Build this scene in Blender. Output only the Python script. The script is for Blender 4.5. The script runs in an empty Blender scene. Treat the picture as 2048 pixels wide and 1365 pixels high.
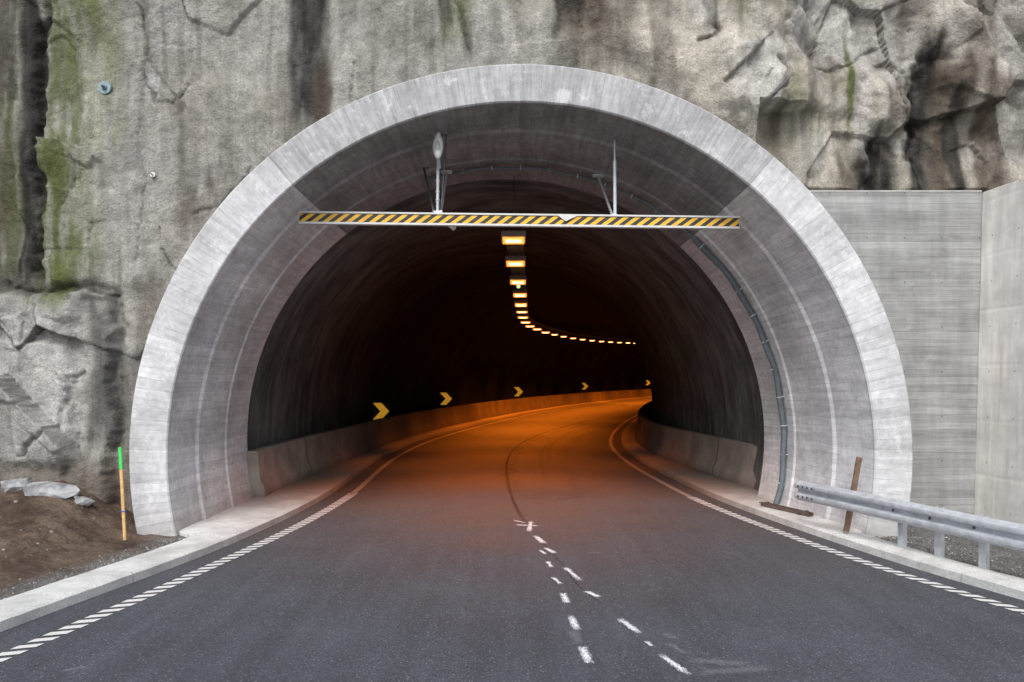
import bpy, bmesh, math, random
import numpy as np
from mathutils import Vector, Matrix
random.seed(7); rng=np.random.default_rng(7)
scene=bpy.context.scene
COL=scene.collection
F=1640.0; CH=2.5; HY=755.0
def at(px,py,D):            # image pixel at distance D -> world position
    return ((px-1024)/F*D, D, CH-(py-HY)/F*D)
def gnd(px,py,z=0.0):  # image pixel -> ground point at height z
    D=F*(CH-z)/(py-HY); return ((px-1024)/F*D, D)

# ---------------------------------------------------------------- numpy noise
def _h(ix,iy,seed):
    n=(ix.astype(np.int64)*374761393+iy.astype(np.int64)*668265263+seed*974634777)&0xFFFFFFFF
    n=((n^(n>>13))*1274126177)&0xFFFFFFFF
    n=((n^(n>>16))*2246822519)&0xFFFFFFFF
    return ((n^(n>>15))&0xFFFFFF)/float(0xFFFFFF)
def gn(x,y,seed=0):
    x0=np.floor(x);y0=np.floor(y);fx=x-x0;fy=y-y0
    u=fx*fx*fx*(fx*(fx*6-15)+10);v=fy*fy*fy*(fy*(fy*6-15)+10)
    def g(i,j):
        a=_h(x0+i,y0+j,seed)*2*math.pi
        return np.cos(a)*(fx-i)+np.sin(a)*(fy-j)
    return ((g(0,0)*(1-u)+g(1,0)*u)*(1-v)+(g(0,1)*(1-u)+g(1,1)*u)*v)*1.5
def fbm(x,y,o=4,seed=0,gain=.5):
    s=0;a=1;t=0
    for i in range(o):
        s=s+a*gn(x*2**i,y*2**i,seed+i*17);t+=a;a*=gain
    return s/t
def facets(x,y,seed=0,tilt=.6):
    x0=np.floor(x);y0=np.floor(y)
    best=np.full(x.shape,9.);sec=np.full(x.shape,9.);hh=np.zeros(x.shape)
    for i in(-1,0,1):
        for j in(-1,0,1):
            cx=x0+i;cy=y0+j
            px=cx+_h(cx,cy,seed);py=cy+_h(cx,cy,seed+5)
            d=np.hypot(x-px,y-py)
            h=(_h(cx,cy,seed+9)-.5)+tilt*((_h(cx,cy,seed+11)-.5)*(x-px)+(_h(cx,cy,seed+13)-.5)*(y-py))*2
            m=d<best
            sec=np.where(m,best,np.minimum(sec,d));hh=np.where(m,h,hh);best=np.where(m,d,best)
    return hh,sec-best
def ss(a,b,x):
    t=np.clip((x-a)/(b-a),0,1);return t*t*(3-2*t)

# ---------------------------------------------------------------- mesh helpers
def new_obj(name,me,parent=None,label=None,cat=None,kind=None,group=None,mat=None,smooth=None):
    o=bpy.data.objects.new(name,me);COL.objects.link(o)
    if parent is not None:o.parent=parent
    if label:o["label"]=label
    if cat:o["category"]=cat
    if kind:o["kind"]=kind
    if group:o["group"]=group
    if mat:me.materials.append(mat)
    if smooth is not None:
        me.polygons.foreach_set("use_smooth",[True]*len(me.polygons))
        if smooth<180: me.set_sharp_from_angle(angle=math.radians(smooth))
    return o
def empty(name,loc,**k):
    o=bpy.data.objects.new(name,None);COL.objects.link(o);o.location=loc;o.empty_display_size=.2
    for a,b in k.items():o[a]=b
    return o
def grid_me(name,V,mask=None,wrap=False):
    n,m=V.shape[:2]
    idx=np.arange(n*m).reshape(n,m)
    if wrap: idx=np.concatenate([idx,idx[:,:1]],1)
    f=np.stack([idx[:-1,:-1],idx[1:,:-1],idx[1:,1:],idx[:-1,1:]],-1).reshape(-1,4)
    if mask is not None:
        f=f[mask.reshape(-1)[f].all(1)]
    me=bpy.data.meshes.new(name)
    me.vertices.add(n*m);me.vertices.foreach_set("co",V.reshape(-1).astype(np.float32))
    me.loops.add(f.size);me.loops.foreach_set("vertex_index",f.reshape(-1).astype(np.int32))
    me.polygons.add(len(f));me.polygons.foreach_set("loop_start",np.arange(0,f.size,4,dtype=np.int32))
    me.update(calc_edges=True);me.validate();return me
def poly_me(name,vs,fs):
    me=bpy.data.meshes.new(name);me.from_pydata([tuple(v) for v in vs],[],fs);me.update();return me
def bm_me(name,fn,bev=0,seg=2):
    bm=bmesh.new();fn(bm)
    if bev:bmesh.ops.bevel(bm,geom=[e for e in bm.edges if e.calc_length()>bev*3],offset=bev,segments=seg,affect='EDGES',clamp_overlap=True)
    bmesh.ops.recalc_face_normals(bm,faces=bm.faces)
    me=bpy.data.meshes.new(name);bm.to_mesh(me);bm.free();return me
def box(bm,c,s,rot=None):
    M=Matrix.Translation(c)
    if rot is not None:M=M@rot.to_4x4()
    bmesh.ops.create_cube(bm,size=1,matrix=M@Matrix.Diagonal((*s,1)))
def cyl(bm,p0,p1,r0,r1=None,seg=16):
    p0=Vector(p0);p1=Vector(p1);d=p1-p0;r1=r0 if r1 is None else r1
    q=Vector((0,0,1)).rotation_difference(d.normalized()).to_matrix().to_4x4()
    bmesh.ops.create_cone(bm,cap_ends=True,segments=seg,radius1=r0,radius2=r1,depth=d.length,matrix=Matrix.Translation((p0+p1)/2)@q)
def tube_V(pts,rad,seg=10):
    pts=[Vector(p) for p in pts];n=len(pts);V=np.zeros((n,seg,3))
    for i,p in enumerate(pts):
        t=(pts[min(i+1,n-1)]-pts[max(i-1,0)]).normalized()
        a=t.cross(Vector((0,1,0)) if abs(t.y)<.9 else Vector((0,0,1))).normalized();b=t.cross(a)
        r=rad[i] if hasattr(rad,'__len__') else rad
        for k in range(seg):
            w=2*math.pi*k/seg;V[i,k]=p+(a*math.cos(w)+b*math.sin(w))*r
    return V

# ---------------------------------------------------------------- material helpers
class M:
    def __init__(s,name,rough=.8,metal=0.0,spec=.5):
        s.m=bpy.data.materials.new(name);s.m.use_nodes=True;s.t=s.m.node_tree
        s.b=s.t.nodes["Principled BSDF"];s.b.inputs["Roughness"].default_value=rough
        s.b.inputs["Metallic"].default_value=metal;s.b.inputs["Specular IOR Level"].default_value=spec
        s.tc=s.t.nodes.new("ShaderNodeTexCoord");s.obj=s.tc.outputs["Object"]
    def n(s,ty,ins={},**props):
        nd=s.t.nodes.new(ty)
        for k,v in props.items():setattr(nd,k,v)
        for k,v in ins.items():s.put(nd.inputs[k],v)
        return nd
    def put(s,sock,v):
        if isinstance(v,bpy.types.NodeSocket):s.t.links.new(v,sock)
        else:
            if isinstance(v,(tuple,list)) and len(v)==3 and sock.type=='RGBA':v=(*v,1)
            sock.default_value=v
    def attr(s,nm,out="Fac"):return s.n("ShaderNodeAttribute",attribute_name=nm).outputs[out]
    def scale(s,v,sc):
        return s.n("ShaderNodeVectorMath",{0:v,1:sc},operation='MULTIPLY').outputs[0]
    def noise(s,sc,det=4,rough=.6,vec=None,dist=0):
        return s.n("ShaderNodeTexNoise",{"Vector":vec or s.obj,"Scale":sc,"Detail":det,"Roughness":rough,"Distortion":dist}).outputs["Fac"]
    def vor(s,sc,vec=None,out="Distance",feature='F1'):
        return s.n("ShaderNodeTexVoronoi",{"Vector":vec or s.obj,"Scale":sc},feature=feature).outputs[out]
    def math(s,op,a,b=0.0,c=None,clamp=False):
        d={0:a,1:b}
        if c is not None:d[2]=c
        return s.n("ShaderNodeMath",d,operation=op,use_clamp=clamp).outputs[0]
    def ramp(s,f,a,b,lo=0.0,hi=1.0):
        return s.n("ShaderNodeMapRange",{"Value":f,"From Min":a,"From Max":b,"To Min":lo,"To Max":hi},interpolation_type='SMOOTHSTEP').outputs[0]
    def mix(s,f,a,b,mode='MIX'):
        nd=s.n("ShaderNodeMix",data_type='RGBA',blend_type=mode)
        s.put(nd.inputs[0],f);s.put(nd.inputs[6],a);s.put(nd.inputs[7],b);return nd.outputs[2]
    def mul(s,col,f):   # multiply colour by scalar
        return s.n("ShaderNodeVectorMath",{0:col,3:f},operation='SCALE').outputs[0]
    def sep(s,v=None):
        o=s.n("ShaderNodeSeparateXYZ",{0:v or s.obj}).outputs;return o[0],o[1],o[2]
    def bump(s,h,st=.5,dist=.02,prev=None):
        d={"Height":h,"Strength":st,"Distance":dist}
        if prev is not None:d["Normal"]=prev
        return s.n("ShaderNodeBump",d).outputs[0]
    def done(s,col,nrm=None,rough=None):
        s.put(s.b.inputs["Base Color"],col)
        if nrm is not None:s.put(s.b.inputs["Normal"],nrm)
        if rough is not None:s.put(s.b.inputs["Roughness"],rough)
        return s.m
def simple(name,col,rough=.6,metal=0.0,var=.25,sc=12,bs=.15):
    k=M(name,rough,metal);nz=k.noise(sc,5,.65)
    return k.done(k.mul(col,k.ramp(nz,.3,.7,1-var,1+var*.6)),k.bump(k.noise(sc*6,3),bs,.004),k.ramp(nz,.3,.7,max(rough-.1,0.05),min(rough+.12,1)))

# rock
k=M("rock_material",.9,0,.3)
vc=k.attr("Col","Color");wet=k.attr("wet")
n1=k.noise(3.5,8,.72);n2=k.noise(30,6,.75);stv=k.noise(1,5,.6,k.scale(k.obj,(9,9,.9)));spk=k.vor(42)
c=k.mul(vc,k.ramp(n1,.3,.72,.76,1.2));c=k.mul(c,k.ramp(n2,.28,.72,.74,1.2));c=k.mul(c,k.ramp(stv,.3,.7,.92,1.07));c=k.mul(c,k.ramp(spk,.05,.5,.84,1.08))
nb=k.bump(k.noise(2.8,9,.62),.5,.10);nb=k.bump(k.noise(16,6,.72),.7,.04,nb);nb=k.bump(k.vor(42),.55,.012,nb)
MAT_ROCK=k.done(c,nb,k.ramp(wet,0,1,.92,.78))
# portal concrete, polar pattern (object origin at arch centre)
def concrete_polar():
    k=M("portal_concrete",.82,0,.3);x,y,z=k.sep()
    ang=k.math('ARCTAN2',z,x);r=k.math('SQRT',k.math('ADD',k.math('MULTIPLY',x,x),k.math('MULTIPLY',z,z)))
    dev=k.math('ABSOLUTE',k.math('SUBTRACT',ang,1.5708))
    top=k.math('LESS_THAN',dev,.70)
    fmix=lambda a,b:k.n("ShaderNodeMix",{0:top,2:a,3:b},data_type='FLOAT').outputs[0]
    aw=k.math('ADD',k.math('MULTIPLY',ang,36.0),k.math('MULTIPLY',k.noise(.8,2),.8))
    board=k.n("ShaderNodeTexWhiteNoise",{"W":k.math('FLOOR',aw)},noise_dimensions='1D').outputs["Value"]
    line=k.ramp(k.math('ABSOLUTE',k.math('SUBTRACT',k.math('FRACT',aw),.5)),.455,.495,0,1)
    jn=k.ramp(k.math('ABSOLUTE',k.math('SUBTRACT',dev,.70)),.0,.003,1,0)
    nbz=k.noise(.9,6,.6);nf=k.noise(9,6,.7)
    comb=k.n("ShaderNodeCombineXYZ",{0:k.math('MULTIPLY',ang,60.0),1:r,2:y}).outputs[0]
    stk=k.noise(1.2,5,.7,comb)
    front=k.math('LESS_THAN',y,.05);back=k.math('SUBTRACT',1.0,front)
    c=k.mix(top,k.mix(back,(.60,.605,.62),(.80,.805,.82)),(.46,.465,.475))  # lower soffit made paler to make up for its weak light
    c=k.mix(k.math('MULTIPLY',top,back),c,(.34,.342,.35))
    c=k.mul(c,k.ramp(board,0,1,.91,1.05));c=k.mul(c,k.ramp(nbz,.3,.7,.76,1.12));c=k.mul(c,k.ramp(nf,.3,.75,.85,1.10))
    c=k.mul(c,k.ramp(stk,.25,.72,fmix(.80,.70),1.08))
    patchy=k.ramp(k.noise(2.3,7,.75),.54,.64,0,.5)
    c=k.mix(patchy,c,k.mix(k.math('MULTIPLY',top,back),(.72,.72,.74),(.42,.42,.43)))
    dpatch=k.ramp(k.noise(1.7,7,.75,k.scale(k.obj,(1,1,1.3))),.36,.46,.45,0);c=k.mix(dpatch,c,k.mul(c,.72))
    gate=k.ramp(k.noise(3,4),.42,.62,.06,.55)
    c=k.mix(k.math('MULTIPLY',line,gate),c,(.16,.16,.16));c=k.mix(k.math('MULTIPLY',jn,.5),c,(.1,.1,.1))
    dirt=k.ramp(k.math('ADD',z,k.math('MULTIPLY',k.noise(3,5),.8)),-.95,-.2,.4,0)
    c=k.mix(dirt,c,(.27,.25,.23))
    sc_=k.noise(2.5,3,.5,None,3.5);scr=k.math('MULTIPLY',k.ramp(sc_,.492,.50,0,1),k.ramp(sc_,.50,.508,1,0))
    c=k.mix(k.math('MULTIPLY',scr,.28),c,(.18,.18,.18))
    pit=k.ramp(k.vor(9),.03,.06,.6,0);c=k.mix(pit,c,(.12,.12,.12))
    nb=k.bump(k.math('SUBTRACT',k.math('MULTIPLY',board,.4),line),.3,.006);nb=k.bump(k.noise(30,5,.7),.3,.012,nb)
    return k.done(c,nb)
MAT_PORTAL=concrete_polar()
def board_wall(name,base,bw,amp,axisx=0):
    k=M(name,.85,0,.3);x,y,z=k.sep()
    h=y if axisx else x
    zz=k.math('MULTIPLY',z,1/bw)
    w=k.n("ShaderNodeTexWhiteNoise",{"W":k.math('FLOOR',zz)},noise_dimensions='1D').outputs["Value"]
    line=k.ramp(k.math('ABSOLUTE',k.math('SUBTRACT',k.math('FRACT',zz),.5)),.44,.495,0,1)
    c=k.mul(base,k.ramp(w,0,1,1-amp,1+amp*.6))
    c=k.mul(c,k.ramp(k.noise(1.1,7,.7),.3,.7,.78,1.12))
    if not axisx:c=k.mul(c,k.ramp(k.noise(1,6,.7,k.scale(k.obj,(1.2,1.2,24))),.3,.7,.80,1.10))
    c=k.mul(c,k.ramp(k.noise(1,5,.6,k.scale(k.obj,(5,5,.5))),.3,.7,.86,1.07))
    if axisx:c=k.mix(k.ramp(k.noise(1,5,.7,k.scale(k.obj,(3,3,.35))),.53,.70,0,.4),c,(.45,.36,.26))
    else:c=k.mix(k.math('MULTIPLY',line,k.ramp(k.noise(2,4),.38,.62,.05,amp*3.2)),c,(.1,.1,.1))
    a=k.math('SUBTRACT',k.math('FRACT',k.math('MULTIPLY',h,1/.62)),.5);b=k.math('SUBTRACT',k.math('FRACT',k.math('MULTIPLY',z,1/.74)),.5)
    d=k.math('SQRT',k.math('ADD',k.math('MULTIPLY',a,a),k.math('MULTIPLY',b,b)))
    hole=k.ramp(d,.016,.026,1,0);c=k.mix(k.math('MULTIPLY',hole,.6),c,(.08,.08,.08))
    pale=k.ramp(k.noise(4,6,.75),.56,.70,0,.3);c=k.mix(pale,c,k.mul(base,1.3))
    nb=k.bump(k.math('SUBTRACT',k.math('MULTIPLY',w,.5),k.math('ADD',line,k.math('MULTIPLY',hole,2.0))),.4,.006)
    nb=k.bump(k.noise(25,5,.7),.25,.01,nb)
    return k.done(c,nb)
MAT_WALLA=board_wall("board_marked_concrete",(.325,.33,.325),.125,.15,0)
MAT_WALLB=board_wall("pale_formwork_concrete",(.80,.775,.73),.9,.04,1)
# asphalt
def asphalt():
    k=M("asphalt",.8,0,.35)
    spv=k.n("ShaderNodeSeparateColor",{0:k.vor(95,out="Color")}).outputs[0]
    n=k.noise(.7,6,.6);n2=k.noise(200,2,.6);n3=k.noise(1,4,.6,k.scale(k.obj,(4,.2,1)));x,y,z=k.sep()
    c=k.mul((.062,.066,.080),k.ramp(n,.3,.7,.88,1.10));c=k.mul(c,k.ramp(n3,.3,.7,.90,1.10))
    dust=k.math('MULTIPLY',k.ramp(y,8,16,0,1),k.ramp(k.noise(.5,5,.65),.3,.6,.2,.7))
    c=k.mix(dust,c,(.080,.066,.058))
    c=k.mul(c,k.ramp(spv,0,1,.64,1.36));c=k.mul(c,k.ramp(n2,.3,.7,.76,1.24))
    c=k.mix(k.ramp(spv,.972,.99,0,.6),c,(.3,.29,.28))
    nb=k.bump(k.vor(95),.45,.005);nb=k.bump(k.noise(14,4),.1,.01,nb)
    return k.done(c,nb,k.ramp(n,.3,.7,.75,.86))
MAT_ASPH=asphalt()
def marking(name,col,lo,hi):
    k=M(name,.6);f=k.ramp(k.noise(22,6,.75),lo,hi,1,0);f2=k.ramp(k.vor(95),.2,.7,1,.75)
    return k.done(k.mix(k.math('MULTIPLY',f,f2),(.085,.085,.092),col),k.bump(k.vor(95),.3,.003))
MAT_LINE=marking("road_paint",(.74,.74,.72),.62,.8)
MAT_LINEIN=marking("inner_road_paint",(.30,.28,.25),.6,.8)  # darker line paint for the stretch inside the tunnel
def spray(name,col,dens,hi=.75):
    k=M(name,.75);e=k.attr("edge");st=k.noise(1,5,.75,k.scale(k.obj,(60,14,1)));g=k.noise(160,3,.7)
    f=k.math('ADD',k.math('MULTIPLY',k.math('SUBTRACT',1.0,e),1.15),k.math('MULTIPLY',k.math('SUBTRACT',k.math('ADD',st,k.math('MULTIPLY',g,.6)),.8),2.2))
    k.put(k.b.inputs["Alpha"],k.math('MULTIPLY',k.ramp(f,.30,hi),dens));return k.done(col)
MAT_CHALK=spray("spray_paint",(.85,.87,.92),.9,1.3);MAT_FAINT=spray("faint_chalk",(.5,.5,.53),.15,1.2);MAT_TYRE=spray("tyre_scuff",(.02,.02,.022),.2,1.1)
MAT_SEAM=spray("seam_tar",(.018,.018,.02),.65,.9);MAT_SEAMF=spray("fine_seam",(.02,.02,.022),.35,1.0)
# broad paler paving lane
k=M("paler_paving",.8,0,.4);e=k.attr("edge");spv=k.n("ShaderNodeSeparateColor",{0:k.vor(95,out="Color")}).outputs[0]
k.put(k.b.inputs["Alpha"],k.math('MULTIPLY',k.ramp(k.math('ADD',k.math('SUBTRACT',1.0,e),k.math('MULTIPLY',k.math('SUBTRACT',k.noise(2,5,.6),.5),.6)),.05,.55),.7))
MAT_LANE=k.done(k.mul((.112,.102,.095),k.ramp(spv,0,1,.65,1.3)),k.bump(k.vor(95),.4,.005))
# kerb concrete
k=M("kerb_concrete",.88,0,.3);x,y,z=k.sep()
jl=k.ramp(k.math('ABSOLUTE',k.math('SUBTRACT',k.math('FRACT',k.math('MULTIPLY',y,.4)),.5)),.490,.497,0,.3)
c=k.mul((.64,.645,.63),k.ramp(k.noise(1.6,7,.7),.3,.7,.74,1.12));c=k.mul(c,k.ramp(k.noise(40,5,.75),.3,.7,.76,1.12))
c=k.mix(k.ramp(y,13,19,0,.86),c,(.16,.13,.10))  # colour lowered inside the tunnel to cut bounced lamp light
c=k.mix(jl,c,(.15,.14,.13));c=k.mix(k.ramp(k.noise(5,6,.75),.55,.70,0,.4),c,(.32,.31,.28))
MAT_KERB=k.done(c,k.bump(k.noise(35,5,.75),.5,.014))
# barrier
k=M("barrier_concrete",.85,0,.3);x,y,z=k.sep()
c=k.mix(k.ramp(y,17,29),(.40,.355,.31),(.125,.105,.088));c=k.mul(c,k.ramp(k.noise(1.2,6,.7),.3,.7,.70,1.12));c=k.mul(c,k.ramp(k.noise(1,5,.7,k.scale(k.obj,(3,1,.6))),.3,.7,.82,1.08))  # dimmer light deeper in is put into the base colour
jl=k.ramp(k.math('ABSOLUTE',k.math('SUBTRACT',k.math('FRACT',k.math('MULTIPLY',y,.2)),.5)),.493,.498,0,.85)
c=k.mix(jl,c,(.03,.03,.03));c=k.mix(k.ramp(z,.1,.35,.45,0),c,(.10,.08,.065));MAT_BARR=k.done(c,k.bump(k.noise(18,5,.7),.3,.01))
# shotcrete vault: daylight fading with depth is painted into the colour
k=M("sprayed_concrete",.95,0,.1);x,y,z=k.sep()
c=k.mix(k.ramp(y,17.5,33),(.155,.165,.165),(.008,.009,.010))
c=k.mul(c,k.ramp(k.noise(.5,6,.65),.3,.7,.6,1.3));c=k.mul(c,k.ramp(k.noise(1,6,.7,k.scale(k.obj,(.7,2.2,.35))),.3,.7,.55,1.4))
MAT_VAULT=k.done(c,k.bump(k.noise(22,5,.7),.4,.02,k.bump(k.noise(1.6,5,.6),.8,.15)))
# earth and gravel
k=M("earth",.97,0,.15);att=k.attr("grav")
br=k.mix(k.ramp(k.noise(1.3,7,.72),.35,.65),(.085,.057,.043),(.215,.158,.12));br=k.mul(br,k.ramp(k.noise(24,6,.75),.3,.7,.65,1.25))
gv=k.n("ShaderNodeSeparateColor",{0:k.vor(60,out="Color")}).outputs[0]
gr=k.mul((.23,.225,.215),k.ramp(gv,0,1,.55,1.4));gr=k.mul(gr,k.ramp(k.noise(3,5,.7),.3,.7,.75,1.15))
c=k.mix(att,br,gr)
nb=k.bump(k.vor(60),k.ramp(att,0,1,.1,.6),.015);nb=k.bump(k.noise(7,9,.8),1,.09,nb)
MAT_EARTH=k.done(c,nb)
k=M("stone_chips",.9,0,.3);rnd=k.attr("tone")
MAT_CHIP=k.done(k.mul(k.mul((.25,.24,.225),k.ramp(rnd,0,1,.45,1.5)),k.ramp(k.noise(30,4),.3,.7,.8,1.15)),k.bump(k.noise(60,4),.4,.01))
MAT_BROKEN=simple("broken_rock",(.30,.305,.315),.85,0,.6,4,.9)
# metals etc
MAT_GALV=simple("galvanised_steel",(.56,.59,.63),.45,.35,.16,9,.05)
MAT_DARKST=simple("weathered_steel",(.13,.13,.135),.55,.5,.3,14,.2)
MAT_RUST=simple("brown_steel",(.15,.11,.09),.75,.3,.35,18,.3)
MAT_WHITEST=simple("pale_painted_steel",(.62,.63,.62),.45,0,.12,10,.05)
MAT_HOUS=simple("luminaire_housing",(.42,.38,.33),.5,.1,.2,10,.05)
MAT_CONDUIT=simple("blue_grey_plastic",(.13,.16,.18),.5,0,.2,9,.1)
MAT_BLACK=simple("black_plate",(.008,.008,.008),.8,0,.2,9,.05)
MAT_WOOD=simple("old_wood",(.16,.10,.065),.85,0,.35,14,.4)
MAT_GREEN=simple("fluorescent_green_paint",(.05,.62,.12),.6,0,.15,20,.1)
MAT_STAKE=simple("yellow_stake_wood",(.62,.40,.16),.7,0,.3,20,.2)
MAT_BLUE=simple("blue_tape",(.04,.14,.45),.5,0,.2,20,.1)
MAT_BLUEPL=simple("blue_grey_steel_plate",(.20,.29,.33),.5,.2,.3,20,.2)
k=M("hazard_stripes",.5);x,y,z=k.sep()
st=k.math('FRACT',k.math('MULTIPLY',k.math('SUBTRACT',x,k.math('MULTIPLY',z,1.35)),1/.19))
stp=k.ramp(st,.49,.51,0,1)
c=k.mix(stp,(.02,.02,.022),(.82,.46,.03));c=k.mul(c,k.ramp(k.noise(5,6,.7),.3,.7,.78,1.1));MAT_STRIPE=k.done(c)
k=M("glowing_yellow",.5);c=k.mul((.85,.48,.04),k.ramp(k.noise(7,5),.3,.7,.8,1.1))
k.put(k.b.inputs["Emission Color"],(.9,.45,.03,1));k.b.inputs["Emission Strength"].default_value=.34;MAT_CHEV=k.done(c)  # faint glow added in place of light thrown back by the sheeting
def emis(name,col,st):
    k=M(name,.4);g=k.ramp(k.noise(9,3),.3,.7,.75,1.2)
    k.put(k.b.inputs["Emission Color"],k.mul(col,g));k.b.inputs["Emission Strength"].default_value=st
    return k.done((.8,.6,.3))
MAT_GLOW=emis("sodium_lamp_glass",(1,.34,.05),1.5)
MAT_GLOWC=emis("sodium_lamp_tube",(1,.66,.25),8)
MAT_SIGNL=emis("pale_green_lamp_glass",(.75,.9,.5),1.0)

# ---------------------------------------------------------------- curves
def hermite(xs,ys):
    xs=np.array(xs,float);ys=np.array(ys,float);d=np.gradient(ys,xs)
    def f(x):
        x=np.asarray(x,float);i=np.clip(np.searchsorted(xs,x)-1,0,len(xs)-2)
        h=xs[i+1]-xs[i];t=(x-xs[i])/h;tc=np.clip(t,0,1)
        v=(2*tc**3-3*tc**2+1)*ys[i]+(tc**3-2*tc**2+tc)*h*d[i]+(-2*tc**3+3*tc**2)*ys[i+1]+(tc**3-tc**2)*h*d[i+1]
        return v+np.where(t<0,(x-xs[0])*d[0],0)+np.where(t>1,(x-xs[-1])*d[-1],0)
    return f
cen=hermite([-60,8.7,13.4,17,21,25,30,36,42,49,56,63,80,102,130,150],[1.0,.57,.33,.13,-.03,-.1,.12,.88,1.98,3.45,5.15,7.1,12.9,22,36,47])
def slope(D):return (cen(np.asarray(D)+.5)-cen(np.asarray(D)-.5))
def sq(D):return np.sqrt(1+slope(D)**2)
_l=hermite([-60,4,7.28,9,10.9,13.5,17.4,21],[-9,-5.15,-4.55,-4.25,-3.96,-3.62,-3.42,float(cen(21)-3.5)])
_r=hermite([-60,4,7,8.72,10.5,13.4,16.4,21],[12,6.95,5.95,5.45,4.91,4.28,3.80,float(cen(21)+3.5*sq(21))])
def lineL(D):D=np.asarray(D,float);return np.where(D<21,_l(D),cen(D)-3.5*sq(D))
def lineR(D):D=np.asarray(D,float);return np.where(D<21,_r(D),cen(D)+3.5*sq(D))
def kerbL(D):return lineL(D)-(.44+.16*ss(12,8,np.asarray(D,float)))
def kerbR(D):return lineR(D)+.42
DD=np.concatenate([np.linspace(-60,0,13)[:-1],np.linspace(0,30,91)[:-1],np.linspace(30,150,121)])

# ---------------------------------------------------------------- ground + road
def plane(name,x0,x1,y0,y1,z,n,mat,**kw):
    X,Y=np.meshgrid(np.linspace(x0,x1,n),np.linspace(y0,y1,n),indexing='ij')
    return new_obj(name,grid_me(name,np.stack([X,Y,np.full_like(X,z)],-1)),mat=mat,**kw)
g=plane("ground",-400,400,-400,400,-.03,9,MAT_EARTH,kind="structure",label="bare earth and gravel ground around the tunnel")
a=g.data.attributes.new("grav","FLOAT","POINT");a.data.foreach_set("value",np.full(len(g.data.vertices),.8,np.float32))
L=kerbL(DD)-.08;R=kerbR(DD)+.08
T=np.linspace(0,1,9)
V=np.stack([np.stack([L+(R-L)*t,DD,np.zeros_like(DD)],-1) for t in T],1)
road=new_obj("road",grid_me("road",V),mat=MAT_ASPH,kind="structure",label="dark new asphalt road bending into the tunnel",smooth=180)
def strip(name,fn,w,d0,d1,z,mat,parent):
    D=np.linspace(d0,d1,int((d1-d0)*2)+2);c=fn(D);s=sq(D)
    V=np.stack([np.stack([c-w/2*s,D,np.full_like(D,z)],-1),np.stack([c+w/2*s,D,np.full_like(D,z)],-1)],1)
    return new_obj(name,grid_me(name,V),parent=parent,mat=mat)
def dashes(name,fn,d0,d1,side):
    vs=[];fs=[];d=d0
    while d<d1:
        w=.10;ln=.115*random.uniform(.92,1.05);c0=float(fn(d));c1=float(fn(d+ln));sk=side*.035;j=random.uniform(-.004,.004)
        i=len(vs);z=.006
        vs+=[(c0-w+j,d-sk,z),(c0+w+j,d+sk,z),(c1+w+j,d+ln+sk,z),(c1-w+j,d+ln-sk,z)];fs.append((i,i+1,i+2,i+3));d+=.195
    return new_obj(name,poly_me(name,vs,fs),parent=road,mat=MAT_LINE)
dashes("edge_marking",lineL,-10,17.5,1);dashes("edge_marking",lineR,-10,17.0,-1)
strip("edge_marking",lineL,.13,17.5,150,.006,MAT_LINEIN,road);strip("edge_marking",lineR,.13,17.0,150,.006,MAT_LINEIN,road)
# sprayed marks: soft-edged dabs with a paint-density attribute
class Spray:
    def __init__(s):s.v=[];s.f=[];s.e=[]
    def mark(s,p0,p1,w,z=.009):
        a=Vector(gnd(*p0));b=Vector(gnd(*p1));s.seg([a.lerp(b,t) for t in np.linspace(-.12,1.12,12)],w*1.9,z)
    def path(s,pts,w,z,n=8):
        P=[Vector(gnd(*p)) for p in pts];u=np.arange(len(P));hx=hermite(u,[p.x for p in P]);hy=hermite(u,[p.y for p in P])
        t=np.linspace(0,len(P)-1,(len(P)-1)*n+1);s.seg([Vector((float(hx(q)),float(hy(q)))) for q in t],w,z)
    def seg(s,P,w,z=.009):
        N=len(P);base=len(s.v)
        for i in range(N):
            d=P[min(i+1,N-1)]-P[max(i-1,0)];n=Vector((-d.y,d.x)).normalized();t=i/(N-1);ww=w*random.uniform(.8,1.15)
            for q,e in((-1,1),(-.5,.35),(0,0),(.5,.35),(1,1)):
                s.v.append((*(P[i]+n*ww*q),z));s.e.append(max(e,(abs(2*t-1))**3))
        for i in range(N-1):
            for j in range(4):a=base+5*i+j;s.f.append((a,a+1,a+6,a+5))
    def make(s,name,mat,lab=None):
        me=poly_me(name,s.v,s.f);a=me.attributes.new("edge","FLOAT","POINT");a.data.foreach_set("value",np.array(s.e,np.float32))
        return new_obj(name,me,parent=road,mat=mat,label=lab)
S=Spray()
for p in [((1030,1051),(1077,1053),.035),((1028,1042),(1050,1047),.02),((1062,1044),(1058,1064),.035),((1070,1073),(1088,1088),.04),((1090,1097),(1110,1108),.035),((1080,1102),(1092,1110),.022),((1095,1124),(1103,1136),.025),((1106,1156),(1121,1170),.022),((1126,1188),(1134,1208),.035),((1142,1234),(1154,1262),.036),((1164,1295),(1178,1328),.036),
          ((1130,1136),(1160,1162),.03),((1172,1184),(1198,1196),.035),((1240,1240),(1278,1268),.034),((1292,1285),(1304,1294),.018),((1322,1312),(1376,1350),.030)]:S.mark(*p)
S.make("spray_marking",MAT_CHALK,"white sprayed survey dashes down the road")
S=Spray()
for p in [((1180,1108),(1205,1106),.03),((1190,1130),(1200,1132),.02),((1380,1322),(1500,1332),.06),((1400,1348),(1540,1338),.06),((1330,1270),(1352,1280),.04),((1340,1290),(1370,1310),.03),((175,1335),(120,1345),.03),((1150,1155),(1165,1160),.05),((1146,1262),(1158,1290),.05)]:S.mark(*p)
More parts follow.
